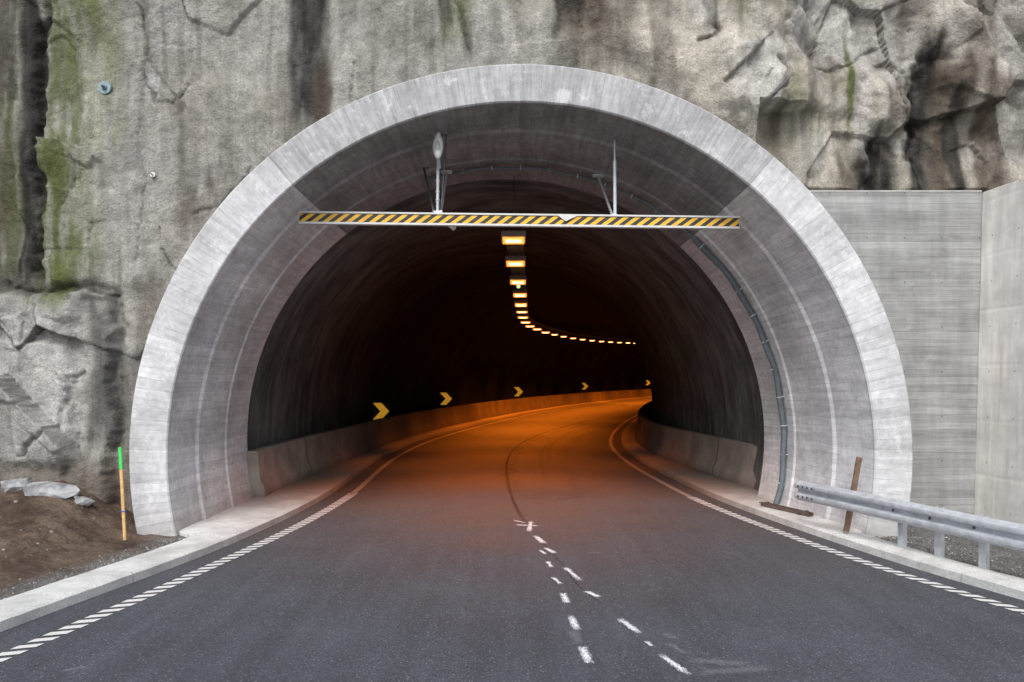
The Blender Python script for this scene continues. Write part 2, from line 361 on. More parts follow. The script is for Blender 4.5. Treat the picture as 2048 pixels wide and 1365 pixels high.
S.path([(1240,1178),(1262,1171),(1300,1172),(1320,1178),(1300,1184),(1262,1184),(1242,1180)],.02,.009)
S.make("faint_marking",MAT_FAINT)
S=Spray();S.path([(1118,1010),(1082,960),(1078,920),(1095,890),(1150,864),(1215,846),(1290,832)],1.0,.002);S.make("paler_lane",MAT_LANE)
S=Spray()
S.path([(1102,980),(1088,950),(1082,925),(1084,905),(1092,892),(1112,878)],.10,.004);S.path([(1103,930),(1098,912),(1100,897),(1114,882),(1140,868)],.08,.0045)
S.make("tyre_scuff",MAT_TYRE)
S=Spray();S.path([(1215,1215),(1185,1195),(1150,1165),(1120,1125),(1085,1085),(1062,1060)],.018,.006);S.make("fine_seam",MAT_SEAMF)
S=Spray();S.path([(1068,1066),(1046,1038),(1030,1010),(1018,975),(1013,945),(1016,918),(1030,897),(1062,877),(1115,858),(1190,840),(1290,824)],.055,.0065,14)
S.make("paving_seam",MAT_SEAM)
# sidewalks
KH=.12
def sidewalk(fk,side,name,lab):
    D=np.concatenate([np.linspace(-60,5,40)[:-1],np.linspace(5,12.4,50),np.linspace(12.65,150,240)])
    inner=fk(D)
    jit0=np.array([random.uniform(-.012,.012) for _ in D])
    out_near=inner+side*(.62 if side<0 else .5)+jit0;cx=np.where(D<16.4,.14-.07*(D-12.6),cen(D)-.15)
    out_far=cx+side*5.6*sq(D)
    out_p=cx+side*(5.12+.5*ss(12.6,12.75,D))
    out=np.where(D<12.5,out_near,np.where(D<16.4,out_p,out_far))
    z=np.full_like(D,KH);jit=np.array([random.uniform(-.006,.006) for _ in D])
    rows=[np.stack([inner,D,z*0-.05],-1),np.stack([inner+side*.008,D,z-.02+jit*.5],-1),np.stack([inner+side*.035,D,z+jit*.3],-1),
          np.stack([(inner+out)/2,D,z+.008],-1),np.stack([out-side*.03,D,z],-1),np.stack([out,D,z-.02],-1),np.stack([out,D,z*0-.05],-1)]
    return new_obj(name,grid_me(name,np.stack(rows,1)),mat=MAT_KERB,kind="structure",label=lab,smooth=40)
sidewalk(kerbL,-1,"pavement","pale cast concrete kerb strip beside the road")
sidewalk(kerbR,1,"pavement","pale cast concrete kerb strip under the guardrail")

# earth bank
bX,bY=np.meshgrid(np.linspace(-17,-4.7,340),np.linspace(1,15.0,400),indexing='ij')
def bankz(X,Y):
    s=kerbL(Y)-.62-X
    Z=.055+ss(.15,1.5,-5.75-X)*(ss(10.9,13.3,Y)*.66+.12*ss(8,11,Y))+.04*fbm(X*.9,Y*.9,4,3)*ss(.1,.8,s)+.11*np.abs(fbm(X*1.4,Y*1.8,6,8))*ss(.3,1.2,s)+.05*fbm(X*5,Y*5,4,5)*ss(.2,.8,s)
    trk=np.sin(Y*4.2+X*1.1+1.5*fbm(X*.5,Y*.5,2,6));Z=Z+.04*trk*ss(.7,1.6,s)*ss(12.6,10.8,Y)
    return np.where(s<0.02,-.05,Z),s
Z,s=bankz(bX,bY)
gm=1-ss(.2,.7,s+.5*fbm(bX*2,bY*2,4,44))
bank=new_obj("earth_bank",grid_me("earth_bank",np.stack([bX,bY,Z],-1)),mat=MAT_EARTH,kind="structure",label="brown churned earth bank at the foot of the rock",smooth=180)
a=bank.data.attributes.new("grav","FLOAT","POINT");a.data.foreach_set("value",gm.reshape(-1).astype(np.float32))
def zb(x,y):return float(bankz(np.array([[x]]),np.array([[y]]))[0][0,0])
# gravel verge
X,Y=np.meshgrid(np.linspace(4.6,12,150),np.linspace(1,14.2,240),indexing='ij')
s=X-(kerbR(Y)+.5);Z=.06+.04*fbm(X*2,Y*2,4,13)+.02*fbm(X*9,Y*9,3,15)+.05*ss(.6,2,s);Z=np.where(s<.02,-.05,Z);Z=np.where((Y>12.75)&(X<5.75),-.05,Z)
verge=new_obj("gravel_verge",grid_me("gravel_verge",np.stack([X,Y,Z],-1)),mat=MAT_EARTH,kind="structure",label="grey gravel strip between kerb and wall",smooth=180)
a=verge.data.attributes.new("grav","FLOAT","POINT");a.data.foreach_set("value",np.full(X.size,1,np.float32))
# stone chips (uncountable gravel)
def chips(name,gen,n,lab):
    ico=bmesh.new();bmesh.ops.create_icosphere(ico,subdivisions=1,radius=1);bv=np.array([v.co[:] for v in ico.verts]);bf=np.array([[v.index for v in f.verts] for f in ico.faces]);ico.free()
    nv=len(bv);VV=np.zeros((n,nv,3));tn=np.zeros((n,nv))
    for i in range(n):
        x,y,z,r=gen();A=rng.uniform(.5,1.2,3);v=bv*A*r*(1+rng.uniform(-.22,.22,(nv,1)))
        th=rng.uniform(0,6.28);c_,s_=math.cos(th),math.sin(th);v=v@np.array([[c_,s_,0],[-s_,c_,0],[0,0,1]]);VV[i]=v+(x,y,z);tn[i]=rng.uniform(0,1)
    Fc=(bf[None]+np.arange(n)[:,None,None]*nv).reshape(-1,3)
    me=poly_me(name,VV.reshape(-1,3).tolist(),Fc.tolist());a=me.attributes.new("tone","FLOAT","POINT");a.data.foreach_set("value",tn.reshape(-1).astype(np.float32))
    return new_obj(name,me,mat=MAT_CHIP,kind="stuff",label=lab)
def g1():
    y=random.uniform(6.5,12.4);x=float(kerbL(y))-.66-abs(random.gauss(0,.25));r=random.choice([.005,.008,.012,.016])*random.uniform(.7,1.2);return x,y,zb(x,y)+r*.3,r
def g2():
    y=random.uniform(7,13.4);x=float(kerbR(y))+.55+abs(random.gauss(0,.9));r=random.choice([.005,.008,.012,.016])*random.uniform(.7,1.2)
    if y>12.5 and x<6.3:y=12.4
    return x,y,.07+r*.3,r
def g3():
    y=random.uniform(10.5,13.2);x=random.uniform(-10,-6.2);r=random.choice([.01,.02,.03])*random.uniform(.6,1.2);return x,y,zb(x,y)+r*.1,r
chips("loose_gravel",g1,700,"loose grey stone chips beside the kerb");chips("loose_gravel",g2,1500,"loose grey stone chips under the guardrail")
chips("loose_gravel",g3,90,"a few scattered stones on the earth bank")

# ---------------------------------------------------------------- portal
PC=(.14,12.6,1.29)
def pcx(D):return .14-.07*(D-12.6)
prof=[(12.622,6.03),(12.6,6.008),(12.6,5.462),(12.622,5.44),(13.66,5.345),(13.72,5.305),(15.0,5.23),(15.04,5.20),(16.4,5.17),(16.4,5.6),(16.4,6.03)]
NA=160;V=np.zeros((NA,len(prof),3))
for j,(D,r) in enumerate(prof):
    a0=math.asin(-1.34/r)
    for i in range(NA):
        t=a0+(math.pi-2*a0)*i/(NA-1);V[i,j]=(pcx(D)+r*math.cos(t)-PC[0],D-PC[1],r*math.sin(t))
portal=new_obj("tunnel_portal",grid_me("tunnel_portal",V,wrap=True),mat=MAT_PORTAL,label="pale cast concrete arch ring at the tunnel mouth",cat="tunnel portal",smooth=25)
portal.location=PC

# vault
Ds=np.concatenate([np.linspace(16.25,40,220)[:-1],np.linspace(40,155,300)])
NA=140;tt=np.linspace(math.asin(-1.4/5.35),math.pi-math.asin(-1.4/5.35),NA)
Sg,TT=np.meshgrid(Ds,tt,indexing='ij')
rr=5.36+(.07*fbm(Sg*.6,TT*3.2,5,21)+.08*np.abs(fbm(Sg*.45,TT*2,4,31)))*ss(16.3,18,Sg)
cx=(1-ss(16.4,19,Sg))*(-.12)+ss(16.4,19,Sg)*(cen(Sg)-.15)
V=np.stack([cx+rr*np.cos(TT)*sq(Sg),Sg,1.29+rr*np.sin(TT)],-1)
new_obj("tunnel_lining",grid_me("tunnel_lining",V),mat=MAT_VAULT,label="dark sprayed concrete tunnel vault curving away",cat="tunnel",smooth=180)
new_obj("tunnel_end_cap",bm_me("tunnel_end_cap",lambda bm:box(bm,(49.5,154,3),(20,.4,9))),mat=MAT_VAULT,label="added unseen cap keeping light out of the far tunnel",cat="wall")  # unseen cap added to stop sky light leaking in

# barriers
def barrier(side,lab):
    D=np.concatenate([np.linspace(16.3,30,60)[:-1],np.linspace(30,150,180)])
    off=4.55+.62*(1-ss(16,27,D))
    pr=[(.30,.08),(-.10,.08),(-.09,.30),(.0,.48),(.05,1.0),(.075,1.03),(.24,1.03),(.30,1.0)]
    rows=[np.stack([cen(D)+side*(off+o)*sq(D),D,np.full_like(D,z)],-1) for o,z in pr]
    V=np.stack(rows,1);me=grid_me("concrete_barrier",V,wrap=True)
    bm=bmesh.new();bm.from_mesh(me);bm.verts.ensure_lookup_table();bm.faces.new([bm.verts[i] for i in range(len(pr))]);bm.to_mesh(me);bm.free()
    return new_obj("concrete_barrier",me,mat=MAT_BARR,label=lab,cat="barrier",smooth=30)
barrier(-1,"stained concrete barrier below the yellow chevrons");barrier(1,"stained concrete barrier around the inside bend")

# ---------------------------------------------------------------- rock face
nx,nz=940,540
X,Z=np.meshgrid(np.linspace(-13,14,nx),np.linspace(-.6,14.5,nz),indexing='ij')
px=1024+X*F/13.5;py=HY-(Z-CH)*F/13.5       # face in image pixel coordinates, used for placing stains
wx=px+26*fbm(X*1.1,Z*1.1,4,51)+8*fbm(X*5,Z*5,3,52);wy=py+26*fbm(X*1.1,Z*1.1,4,61)+8*fbm(X*5,Z*5,3,62)
def region(x0,x1,y0,y1,s=18):return ss(x0-s,x0+s,wx)*(1-ss(x1-s,x1+s,wx))*ss(y0-s,y0+s,wy)*(1-ss(y1-s,y1+s,wy))
bare=np.maximum.reduce([region(-400,165,600,930),region(275,400,-60,200)*.3,region(70,200,-200,570)*.3,region(1580,1830,-200,90)*.9,region(1430,1560,95,215)*.4,region(1780,2300,-200,300)*.6,region(-900,-60,-900,900),ss(40,-150,py)*ss(.0,.3,fbm(X*.4,Z*.4,3,77)+.1)])
blk=region(-500,235,585,950,12)
wX=X+.05*fbm(X*2,Z*2,4,71);wZ=Z+.05*fbm(X*2,Z*2,4,81)
f1,e1=facets(wX*.62+.35*wZ,wZ*.5-.2*wX,12,1.1);f2,e2=facets(wX*1.7+.6*wZ,wZ*1.4,6,1.1);f3,e3=facets(wX*5.5,wZ*5,8,.9)
H=.20*fbm(X*.35,Z*.35,3,1)
rightside=ss(1050,1350,px)
nl=fbm(X*.62+.2*Z,Z*.45,3,91,.42);lump=np.sqrt(nl*nl+.0022)
n2_=fbm(X*1.7,Z*1.1,3,93);lump2=np.sqrt(n2_*n2_+.003)
H+=((.12+.76*rightside)*(.66*lump+.16*lump2))*(1-.95*blk)-.1
H+=(.05+.30*bare)*f1+(.008+.10*bare*(1-.55*blk))*f2+(.002+.022*bare*(1-.6*blk))*f3
H-=(.03*(1-ss(0,.02,e1))+.012*(1-ss(0,.02,e2))*(1-blk))*ss(.15,.7,bare)
H+=.05*fbm(X*2.2,Z*1.5,5,95,.55)*(1-.75*blk)+.014*fbm(X*9,Z*8,4,97)*(1-.4*blk)
H+=.32*region(-500,225,585,1100,9)+.08*region(-500,150,680,1100,6)-.12*region(150,235,600,900,16)
H-=.18*np.exp(-((wx-76)/9)**2)*(1-ss(540,580,wy))
H+=.06*region(85,270,-600,570,16)
def crack(pts,w,dep):
    global H
    best=np.full(X.shape,1e9)
    for (x0,y0),(x1,y1) in zip(pts[:-1],pts[1:]):
        dx,dy=x1-x0,y1-y0;t=np.clip(((wx-x0)*dx+(wy-y0)*dy)/(dx*dx+dy*dy),0,1);best=np.minimum(best,np.hypot(wx-x0-t*dx,wy-y0-t*dy))
    m=np.exp(-(best/w)**2);H=H-dep*m;return m
cr=crack([(270,0),(285,70),(280,130),(310,190),(345,200),(375,165)],2.4,.03)+crack([(70,900),(130,850),(150,790),(140,760),(170,745)],3.5,.07)+crack([(20,575),(235,590)],5,.07)
cr=cr+crack([(270,230),(278,420),(262,520)],1.8,.02)*.6+crack([(1560,120),(1578,160),(1530,215)],4.5,.10)+crack([(1410,0),(1440,70),(1400,75)],4,.07)+crack([(900,0),(925,60),(945,95)],3,.04)+crack([(380,430),(430,400),(490,335)],2.5,.03)
cr=cr+crack([(100,240),(150,330),(130,420)],2,.03)*.7+crack([(20,700),(60,690),(70,640)],2.5,.03)*.7+crack([(1640,120),(1700,110),(1800,60)],4,.06)
cr=np.clip(cr,0,1)*(.45+.55*ss(-.2,.25,fbm(X*3,Z*3,3,151)))
H+=.35*(.5-ss(1830,1900,wx))*ss(390,250,py)*.6
H-=.2*region(1870,1930,80,420,18);H-=.2*region(1770,1830,240,420,20)
H+=.22*region(1440,1560,90,240,25)+.18*region(1600,1760,100,200,30)
H-=.16*region(1120,1185,-100,60,14)
rad=np.hypot(X-.1,Z-1.29)
base=13.55+0*X
base=np.where(px>1500,base+.75*ss(1560,1680,px)*(1-ss(7,13,Z)),base)
Yr=base-H
Yr=np.where(rad<6.9,np.maximum(Yr,12.78),Yr)
beh=(X>4.0)&(Z<5.75);Yr=np.where(beh,np.maximum(Yr,14.25),Yr)
Yr=np.where((X>4.0)&(Z<7),np.maximum(Yr,13.9),Yr)
mask=rad>5.85
mask&=~((np.abs(X-.1)<5.8)&(Z<1.3))
rme=grid_me("rock_face",np.stack([X,Yr,Z],-1),mask)
# colours of the face: minerals and stains, plus painted crease shade and highlights
col=np.zeros(X.shape+(3,))+np.array([.300,.295,.272])
def blend(m,c):
    global col
    m=np.clip(m,0,1)[...,None];col=col*(1-m)+np.array(c)*m
warm=ss(-.05,.35,fbm(X*.5,Z*.4,4,101));blend(warm*.45,(.29,.265,.215))
cool=ss(.0,.4,fbm(X*.6+9,Z*.5,4,103));blend(cool*.4,(.285,.295,.27))
pale=ss(.05,.35,fbm(X*1.3,Z*.9,6,105));blend(pale*.4*(.4+.6*rightside),(.45,.44,.40))
blend(rightside*.45,(.33,.30,.24))
dkp=ss(.05,.35,fbm(X*1.0,Z*.8,6,109));blend(dkp*.45,(.15,.145,.12))
blend(bare*.55,(.33,.335,.33));blend(bare*ss(-.05,.3,fbm(X*2.5,Z*2.5,5,107))*.5,(.46,.46,.44))
strk=fbm(X*5,Z*.3,5,111);blend(ss(.10,.42,strk)*.5,(.13,.122,.095));blend(ss(.2,.45,-strk)*.22,(.42,.41,.38))
blend((1-ss(.05,.10,lump))*.35*rightside,(.12,.095,.065))  # shade in the creases between bulges, painted in
hi=ss(.14,.35,lump)*rightside;blend(hi*.45,(.52,.48,.41))  # highlights on the bulges, painted into the colour
blend(cr*.8,(.035,.03,.027))
sx=px+26*fbm(X*.9,Z*.35,4,121)+11*fbm(X*4,Z*1.0,5,123);sy=py+60*fbm(X*4,Z*.6,4,125)
wetm=np.zeros(X.shape)
msn=.35+.65*ss(-.3,.1,fbm(X*4.5,Z*.7,5,141))
def stain(cx_,w,y0,y1,st,c):
    global wetm
    m=(1-ss(.6,1.35,np.abs(sx-cx_)/w))*ss(y0-25,y0+25,sy)*(1-ss(y1-60,y1+25,sy))*np.clip(st*1.1,0,1)*(.95+.35*fbm(X*5,Z*1.5,4,131))
    if c[1]>c[0]:m=m*msn
    blend(m,c)
    if sum(c)<.2:wetm=np.maximum(wetm,np.clip(m,0,1))
DK=(.018,.017,.015);BR=(.070,.052,.036);MO=(.090,.108,.035);MO2=(.155,.17,.08)
for a_ in [(145,58,-500,600,.8,MO),(205,45,-300,330,.45,MO2),(115,38,300,620,.85,MO),(25,50,-600,600,.85,(.05,.052,.036)),(56,20,-600,560,.95,DK),
           (10,30,200,560,.5,MO),(618,44,-600,265,1,DK),(645,24,150,300,.6,BR),(560,20,100,280,.35,BR),(905,30,-400,100,.7,MO),(930,14,40,110,.7,DK),(890,12,-40,60,.7,DK),(1165,48,-500,75,.85,BR),(1140,30,-500,40,.85,DK),(1112,10,40,90,.7,DK),(1165,45,50,160,.45,BR),
           (1235,30,0,160,.25,BR),(1420,14,-300,80,.7,DK),(1578,24,150,300,.55,MO),(1560,12,190,290,.6,BR),(1722,8,0,250,.85,MO),(1700,55,-50,80,.3,MO2),(1650,30,180,330,.4,MO2),(1735,26,310,420,.7,BR),(1790,46,250,430,.95,DK),(1840,26,130,260,.6,BR),
           (1898,28,40,430,.95,DK),(1950,34,90,430,.8,BR),(1962,14,150,430,.8,DK),(1990,24,-200,200,.5,BR),(2030,34,120,430,.8,BR),(2030,26,-300,60,.6,BR),(1860,30,-300,40,.5,BR),(395,35,360,470,.45,BR),(300,28,560,760,.5,BR),(205,26,610,900,.6,DK),(250,30,700,960,.5,DK),
           (370,24,200,500,.3,BR),(470,26,-100,300,.3,(.15,.145,.12)),(760,30,-200,130,.4,(.13,.12,.085)),(700,14,-200,110,.4,(.10,.095,.08)),(840,16,-200,120,.4,(.11,.10,.08)),(1010,30,-300,100,.35,(.15,.14,.115)),(1320,24,-300,190,.45,BR),(1490,16,-100,60,.4,MO),(1630,16,60,380,.35,BR),(-60,60,-600,500,.6,BR),(2200,90,-900,300,.7,DK),(2500,60,-900,500,.6,BR)]:stain(*a_)
blend(region(-300,235,560,590,8)*.5,DK);blend(np.exp(-((wx-76)/8)**2)*(1-ss(540,580,wy))*.85,DK)
blend((1-ss(.01,.03,e1))*bare*.6,(.05,.045,.04));blend(ss(880,960,wy)*.6*(px<300),(.10,.07,.05))
for cx_,w,y0,y1,st in [(480,26,60,330,.25),(700,22,120,200,.3),(1020,14,30,140,.4),(1500,50,110,220,.6),(1540,30,60,170,.5),(1760,22,100,300,.45),(1700,70,-50,60,.6),(1400,26,-50,60,.4),(120,45,700,880,.4),(180,22,100,500,.3),(1650,40,240,330,.35)]:
    m=(1-ss(.4,1.3,np.abs(sx-cx_)/w))*ss(y0-25,y0+25,sy)*(1-ss(y1-50,y1+30,sy))*st;blend(m,(.56,.55,.52))
ca=rme.attributes.new("Col","FLOAT_COLOR","POINT");rgba=np.ones(X.shape+(4,),np.float32);rgba[...,:3]=np.clip(col*.98,.008,.8);ca.data.foreach_set("color",rgba.reshape(-1))
wa_=rme.attributes.new("wet","FLOAT","POINT");wa_.data.foreach_set("value",wetm.reshape(-1).astype(np.float32))
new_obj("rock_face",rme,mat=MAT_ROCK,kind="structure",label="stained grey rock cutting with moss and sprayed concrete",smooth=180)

# broken slabs at rock foot
def slab(c,s,rot,lab):
    def fn(bm):
        bmesh.ops.create_icosphere(bm,subdivisions=2,radius=1)
        for v in bm.verts:
            n=v.co.normalized();q=max(abs(n.x),abs(n.y),abs(n.z))
            k_=.75/q*.6+.4;w=fbm(np.array([n.x*2+c[0]*3]),np.array([n.y*2+n.z*3]),3,7)[0]
            v.co=Vector((n.x*s[0],n.y*s[1],n.z*s[2]))*(k_+.6*w)
    me=bm_me("rock",fn);o=new_obj("rock",me,mat=MAT_BROKEN,label=lab,cat="rock");o.location=(c[0],c[1],zb(c[0],c[1])+s[2]*.0);o.rotation_euler=rot;return o
slab((-7.15,12.75),(.44,.22,.12),(.4,.12,.15),"pale broken rock slab lying on brown earth")
slab((-7.75,12.85),(.26,.2,.11),(.3,-.1,.5),"angular grey rock at cliff foot")
slab((-6.7,12.8),(.16,.15,.08),(.2,.3,1),"pale broken rock slab lying on brown earth")

# ---------------------------------------------------------------- retaining walls
WT=5.57
zs=np.linspace(-.1,WT,60);xl=.14+np.sqrt(5.85**2-(zs-1.29)**2);xr=7.66+.14*zs/WT
T=np.linspace(0,1,12)
fr=np.stack([np.stack([xl+(xr-xl)*t,13.6+0*zs,zs],-1) for t in T],1)
me=grid_me("retaining_wall",fr)
bm=bmesh.new();bm.from_mesh(me)
r_=bmesh.ops.extrude_face_region(bm,geom=bm.faces[:]);bmesh.ops.translate(bm,vec=(0,.45,0),verts=[v for v in r_["geom"] if isinstance(v,bmesh.types.BMVert)])
bmesh.ops.recalc_face_normals(bm,faces=bm.faces);bm.to_mesh(me);bm.free()
new_obj("retaining_wall",me,mat=MAT_WALLA,label="grey board-marked concrete retaining wall beside the arch",cat="wall",smooth=20)
new_obj("wall_coping",bm_me("wall_coping",lambda bm:box(bm,((4.45+7.78)/2,13.78,WT+.015),(3.36,.38,.03)),.008),mat=simple("coping_concrete",(.45,.44,.42),.85,0,.2,6,.3),label="thin concrete lip along the wall top",cat="coping")
def w2(bm):
    pts=[(7.66,7.81,13.62),(7.9,8.05,10),(8.5,8.65,5),(9.6,9.75,0)]
    A=[[bm.verts.new((b,y,-.1)),bm.verts.new((t,y,WT+.002)),bm.verts.new((t+.4,y+.02,WT+.002)),bm.verts.new((b+.55,y+.02,-.1))] for b,t,y in pts]
    for i in range(len(A)-1):
        for j in range(4):bm.faces.new([A[i][j],A[i][(j+1)%4],A[i+1][(j+1)%4],A[i+1][j]])
    bm.faces.new(A[0]);bm.faces.new(A[-1])
new_obj("retaining_wall",bm_me("retaining_wall",w2,.012),mat=MAT_WALLB,label="smooth pale concrete wing wall with tie holes",cat="wall")

# ---------------------------------------------------------------- height beam
BD=13.45
bl=Vector(at(600,436,BD));br_=Vector(at(1477,446,BD));mid=(bl+br_)/2;ln=(br_-bl).length;tilt=math.atan2(bl.z-br_.z,br_.x-bl.x)
beam=empty("height_limit_gantry",mid,label="yellow and black striped height beam hanging in tunnel mouth",category="height barrier");beam.rotation_euler=(0,tilt,0)
new_obj("striped_beam",bm_me("striped_beam",lambda bm:box(bm,(0,0,0),(ln,.07,.135)),.004),parent=beam,mat=MAT_STRIPE)
for z_,h_ in((.085,.03),(-.088,.036)):
    new_obj("beam_flange",bm_me("beam_flange",lambda bm:box(bm,(0,0,z_),(ln+.02,.11,h_)),.004),parent=beam,mat=MAT_WHITEST)
def loc(p):  # world -> beam local
    return (Matrix.Translation(mid)@Matrix.Rotation(tilt,4,'Y')).inverted()@Vector(p)
def hang(name,fn,mat,bev=.002):
    return new_obj(name,bm_me(name,fn,bev),parent=beam,mat=mat,smooth=40)
def postR(bm):
    b=loc(at(1230,434,BD+.06));t=loc(at(1229,264,BD+.06));m=b.lerp(t,.66)
    cyl(bm,b,m,.03);cyl(bm,m,t,.017)
    box(bm,b+Vector((0,0,.02)),(.09,.09,.03))
hang("hanger_post",postR,MAT_GALV,0)
def postL(bm):
    b=loc(at(875,428,BD+.06));t=loc(at(876,318,BD+.06));cyl(bm,b,t,.026)
    for q in (.25,.4,.6,.75):
        m=b.lerp(t,q);cyl(bm,m-Vector((0,0,.012)),m+Vector((0,0,.012)),.036)
    box(bm,b+Vector((0,0,.02)),(.12,.1,.04))
hang("hanger_post",postL,MAT_GALV,0)
hang("hanger_rod",lambda bm:cyl(bm,loc(at(882,425,BD+.12)),loc(at(893,262,BD+.12)),.016),MAT_DARKST,0)
for (p0,p1) in [((1225,432,BD+.1),(1196,352,15.1)),((882,425,BD+.1),(893,345,15.1)),((868,425,BD+.1),(847,334,14.9))]:
    def st_(bm,p0=p0,p1=p1):
        a,b=loc(at(*p0)),loc(at(*p1));cyl(bm,a,b,.022,seg=10)
        box(bm,b,(.2,.09,.05));box(bm,a,(.05,.09,.05))
    hang("diagonal_brace",st_,MAT_DARKST if p0[0]==868 else MAT_GALV,0)
for p in [(1228,262,BD+.08),(880,260,BD+.08)]:
    def br2(bm,p=p):
        q=loc(at(*p));box(bm,q+Vector((0,0,.03)),(.24,.12,.03));box(bm,q-Vector((0.03,0,.03)),(.02,.08,.12));box(bm,q+Vector((.04,0,-.03)),(.02,.08,.12))
        for dx in (-.09,.09):cyl(bm,q+Vector((dx,0,-.02)),q+Vector((dx,0,.05)),.014,seg=8)
    hang("ceiling_bracket",br2,MAT_DARKST,.002)
def torn(bm):
    y=-.062;v=[bm.verts.new((x,y+random.uniform(-.01,.0),z)) for x,z in[(.62,.08),(.95,.07),(.86,.03),(.80,.0),(.76,-.02),(.72,.01)]];bm.faces.new(v)
hang("torn_tape",torn,MAT_WHITEST,0)
# lamp head on post
LD=13.25
lamp=empty("street_lamp",at(876,320,LD),label="pale grey elongated lamp head above the striped beam",category="lamp")
def head(bm):
    bmesh.ops.create_uvsphere(bm,u_segments=24,v_segments=18,radius=1)
    for v in bm.verts:
        x,y,z=v.co;w=.085*(1-.35*max(z,0))
        v.co=Vector((x*w,y*.09+.05*z,z*.235+.235))
new_obj("lamp_housing",bm_me("lamp_housing",head),parent=lamp,mat=simple("grey_lamp_shell",(.72,.74,.73),.35,.0,.12,9,.03),smooth=180)
def glass(bm):
    bmesh.ops.create_uvsphere(bm,u_segments=20,v_segments=14,radius=1,matrix=Matrix.Translation((0,-.075,.17))@Matrix.Diagonal((.05,.03,.12,1)))
new_obj("lamp_glass",bm_me("lamp_glass",glass),parent=lamp,mat=simple("clear_lamp_bowl",(.40,.41,.41),.12,0,.1,9,.02),smooth=180)
new_obj("lamp_neck",bm_me("lamp_neck",lambda bm:cyl(bm,(0,.16,-.09),(0,.02,.05),.035,.03)),parent=lamp,mat=MAT_GALV,smooth=40)
# detector tube below beam
cam_=empty("traffic_detector",at(900,450,14.2),label="small grey tube detector under the beam",category="detector")
def det(bm):
    cyl(bm,(-.10,.05,.06),(.06,-.07,-.05),.045,.05,seg=20);cyl(bm,(.06,-.07,-.05),(.075,-.081,-.06),.056,.056,seg=20)
new_obj("detector_body",bm_me("detector_body",det),parent=cam_,mat=MAT_WHITEST,smooth=40)
new_obj("detector_arm",bm_me("detector_arm",lambda bm:(cyl(bm,(-.05,.03,.04),(-.22,.1,.42),.014),box(bm,(-.22,.1,.42),(.1,.06,.04)))),parent=cam_,mat=MAT_DARKST,smooth=40)
def cable(name,p0,p1,sag,r,lab):
    a,b=Vector(p0),Vector(p1);pts=[a.lerp(b,t)-Vector((0,0,sag*4*t*(1-t))) for t in np.linspace(0,1,20)]
    new_obj(name,grid_me(name,tube_V(pts,r,6),wrap=True),mat=MAT_BLACK,label=lab,cat="cable",smooth=180)
cable("cable",at(1215,402,14.5),at(1050,428,13.6),.05,.006,"thin black cable slung behind the striped beam")
cable("cable",at(1028,352,15.5),at(1030,432,13.6),.02,.006,"thin black cable dropping to the striped beam")

# conduit on arch
CD=15.3;angs=np.linspace(-.245,math.radians(108),150);ccx=pcx(CD)
cond=empty("cable_conduit",(ccx+5.08,CD,.1),label="blue-grey cable conduit clipped round the arch soffit",category="conduit")
pts=[];rd=[]
for t in angs:
    rr_=5.12+.012*math.sin(t*31);pts.append((ccx+rr_*math.cos(t)-cond.location.x,0.02*math.sin(t*17),1.29+rr_*math.sin(t)-.1));rd.append(.055 if t<math.radians(48) else .032)
new_obj("conduit_pipe",grid_me("conduit_pipe",tube_V(pts,rd,12),wrap=True),parent=cond,mat=MAT_CONDUIT,smooth=180)
clm=bm_me("clamp",lambda bm:(box(bm,(0,0,0),(.14,.035,.02))),.003)
clm.materials.append(MAT_GALV)
for i,t in enumerate(np.arange(-.15,math.radians(105),.105)):
    o=bpy.data.objects.new("clamp",clm);COL.objects.link(o);o.parent=cond
    o.location=(ccx+5.12*math.cos(t)-cond.location.x,-.03,1.29+5.12*math.sin(t)-.1);o.rotation_euler=(0,-t,0);
    if t>math.radians(48):o.scale=(.6,.8,.9)

# ---------------------------------------------------------------- luminaires
LP=[(1027,474,20.4),(1031,522,24.6),(1036,560,29.4),(1040,587,34),(1042,607,38),(1044,622,41),(1046,633,43.7),(1051,643,46.5),(1060,651,49),(1074,657,51.5),(1091,663.5,54.3),(1109,668,56.8),(1127,672,59.3),(1146,675.5,61.8),(1165,678,64.3),(1184,680.2,66.8),(1203,682,69.5),(1221,683.3,72.3),(1239,684.3,75.2),(1256,685.1,78.2),(1271,685.7,81.2)]
P3=[at(*p) for p in LP]
for d in (87,93,100,108,116,124):P3.append((float(cen(d))-1.2,d,6.0))
P3=[(x,y,z-.05) for x,y,z in P3]
def housing(bm):
    pr=[(.0,.20),(.42,.20),(.42,.0),(.25,-.08),(.0,.06)]
    A=[bm.verts.new((-.31,y,z)) for y,z in pr];B=[bm.verts.new((.31,y,z)) for y,z in pr]
    bm.faces.new(A);bm.faces.new(B)
    for i in range(5):bm.faces.new([A[i],A[(i+1)%5],B[(i+1)%5],B[i]])
hme=bm_me("housing",housing,.012);hme.materials.append(MAT_HOUS)
def lens(bm):
    v=[bm.verts.new(p) for p in[(-.27,.008,.045),(.27,.008,.045),(.27,.235,-.085),(-.27,.235,-.085)]];bm.faces.new(v)
    r_=bmesh.ops.extrude_face_region(bm,geom=bm.faces[:]);bmesh.ops.translate(bm,vec=(0,-.008,-.014),verts=[q for q in r_["geom"] if isinstance(q,bmesh.types.BMVert)])
lme=bm_me("lamp_glass",lens);lme.materials.append(MAT_GLOW)
tme=bm_me("lamp_tube",lambda bm:box(bm,(0,.105,-.045),(.38,.07,.035),Matrix.Rotation(math.radians(-30),3,'X')),.015,3);tme.materials.append(MAT_GLOWC)
bme=bm_me("mounting_bracket",lambda bm:box(bm,(0,.2,.35),(.03,.05,.30)),.003);bme.materials.append(MAT_DARKST)
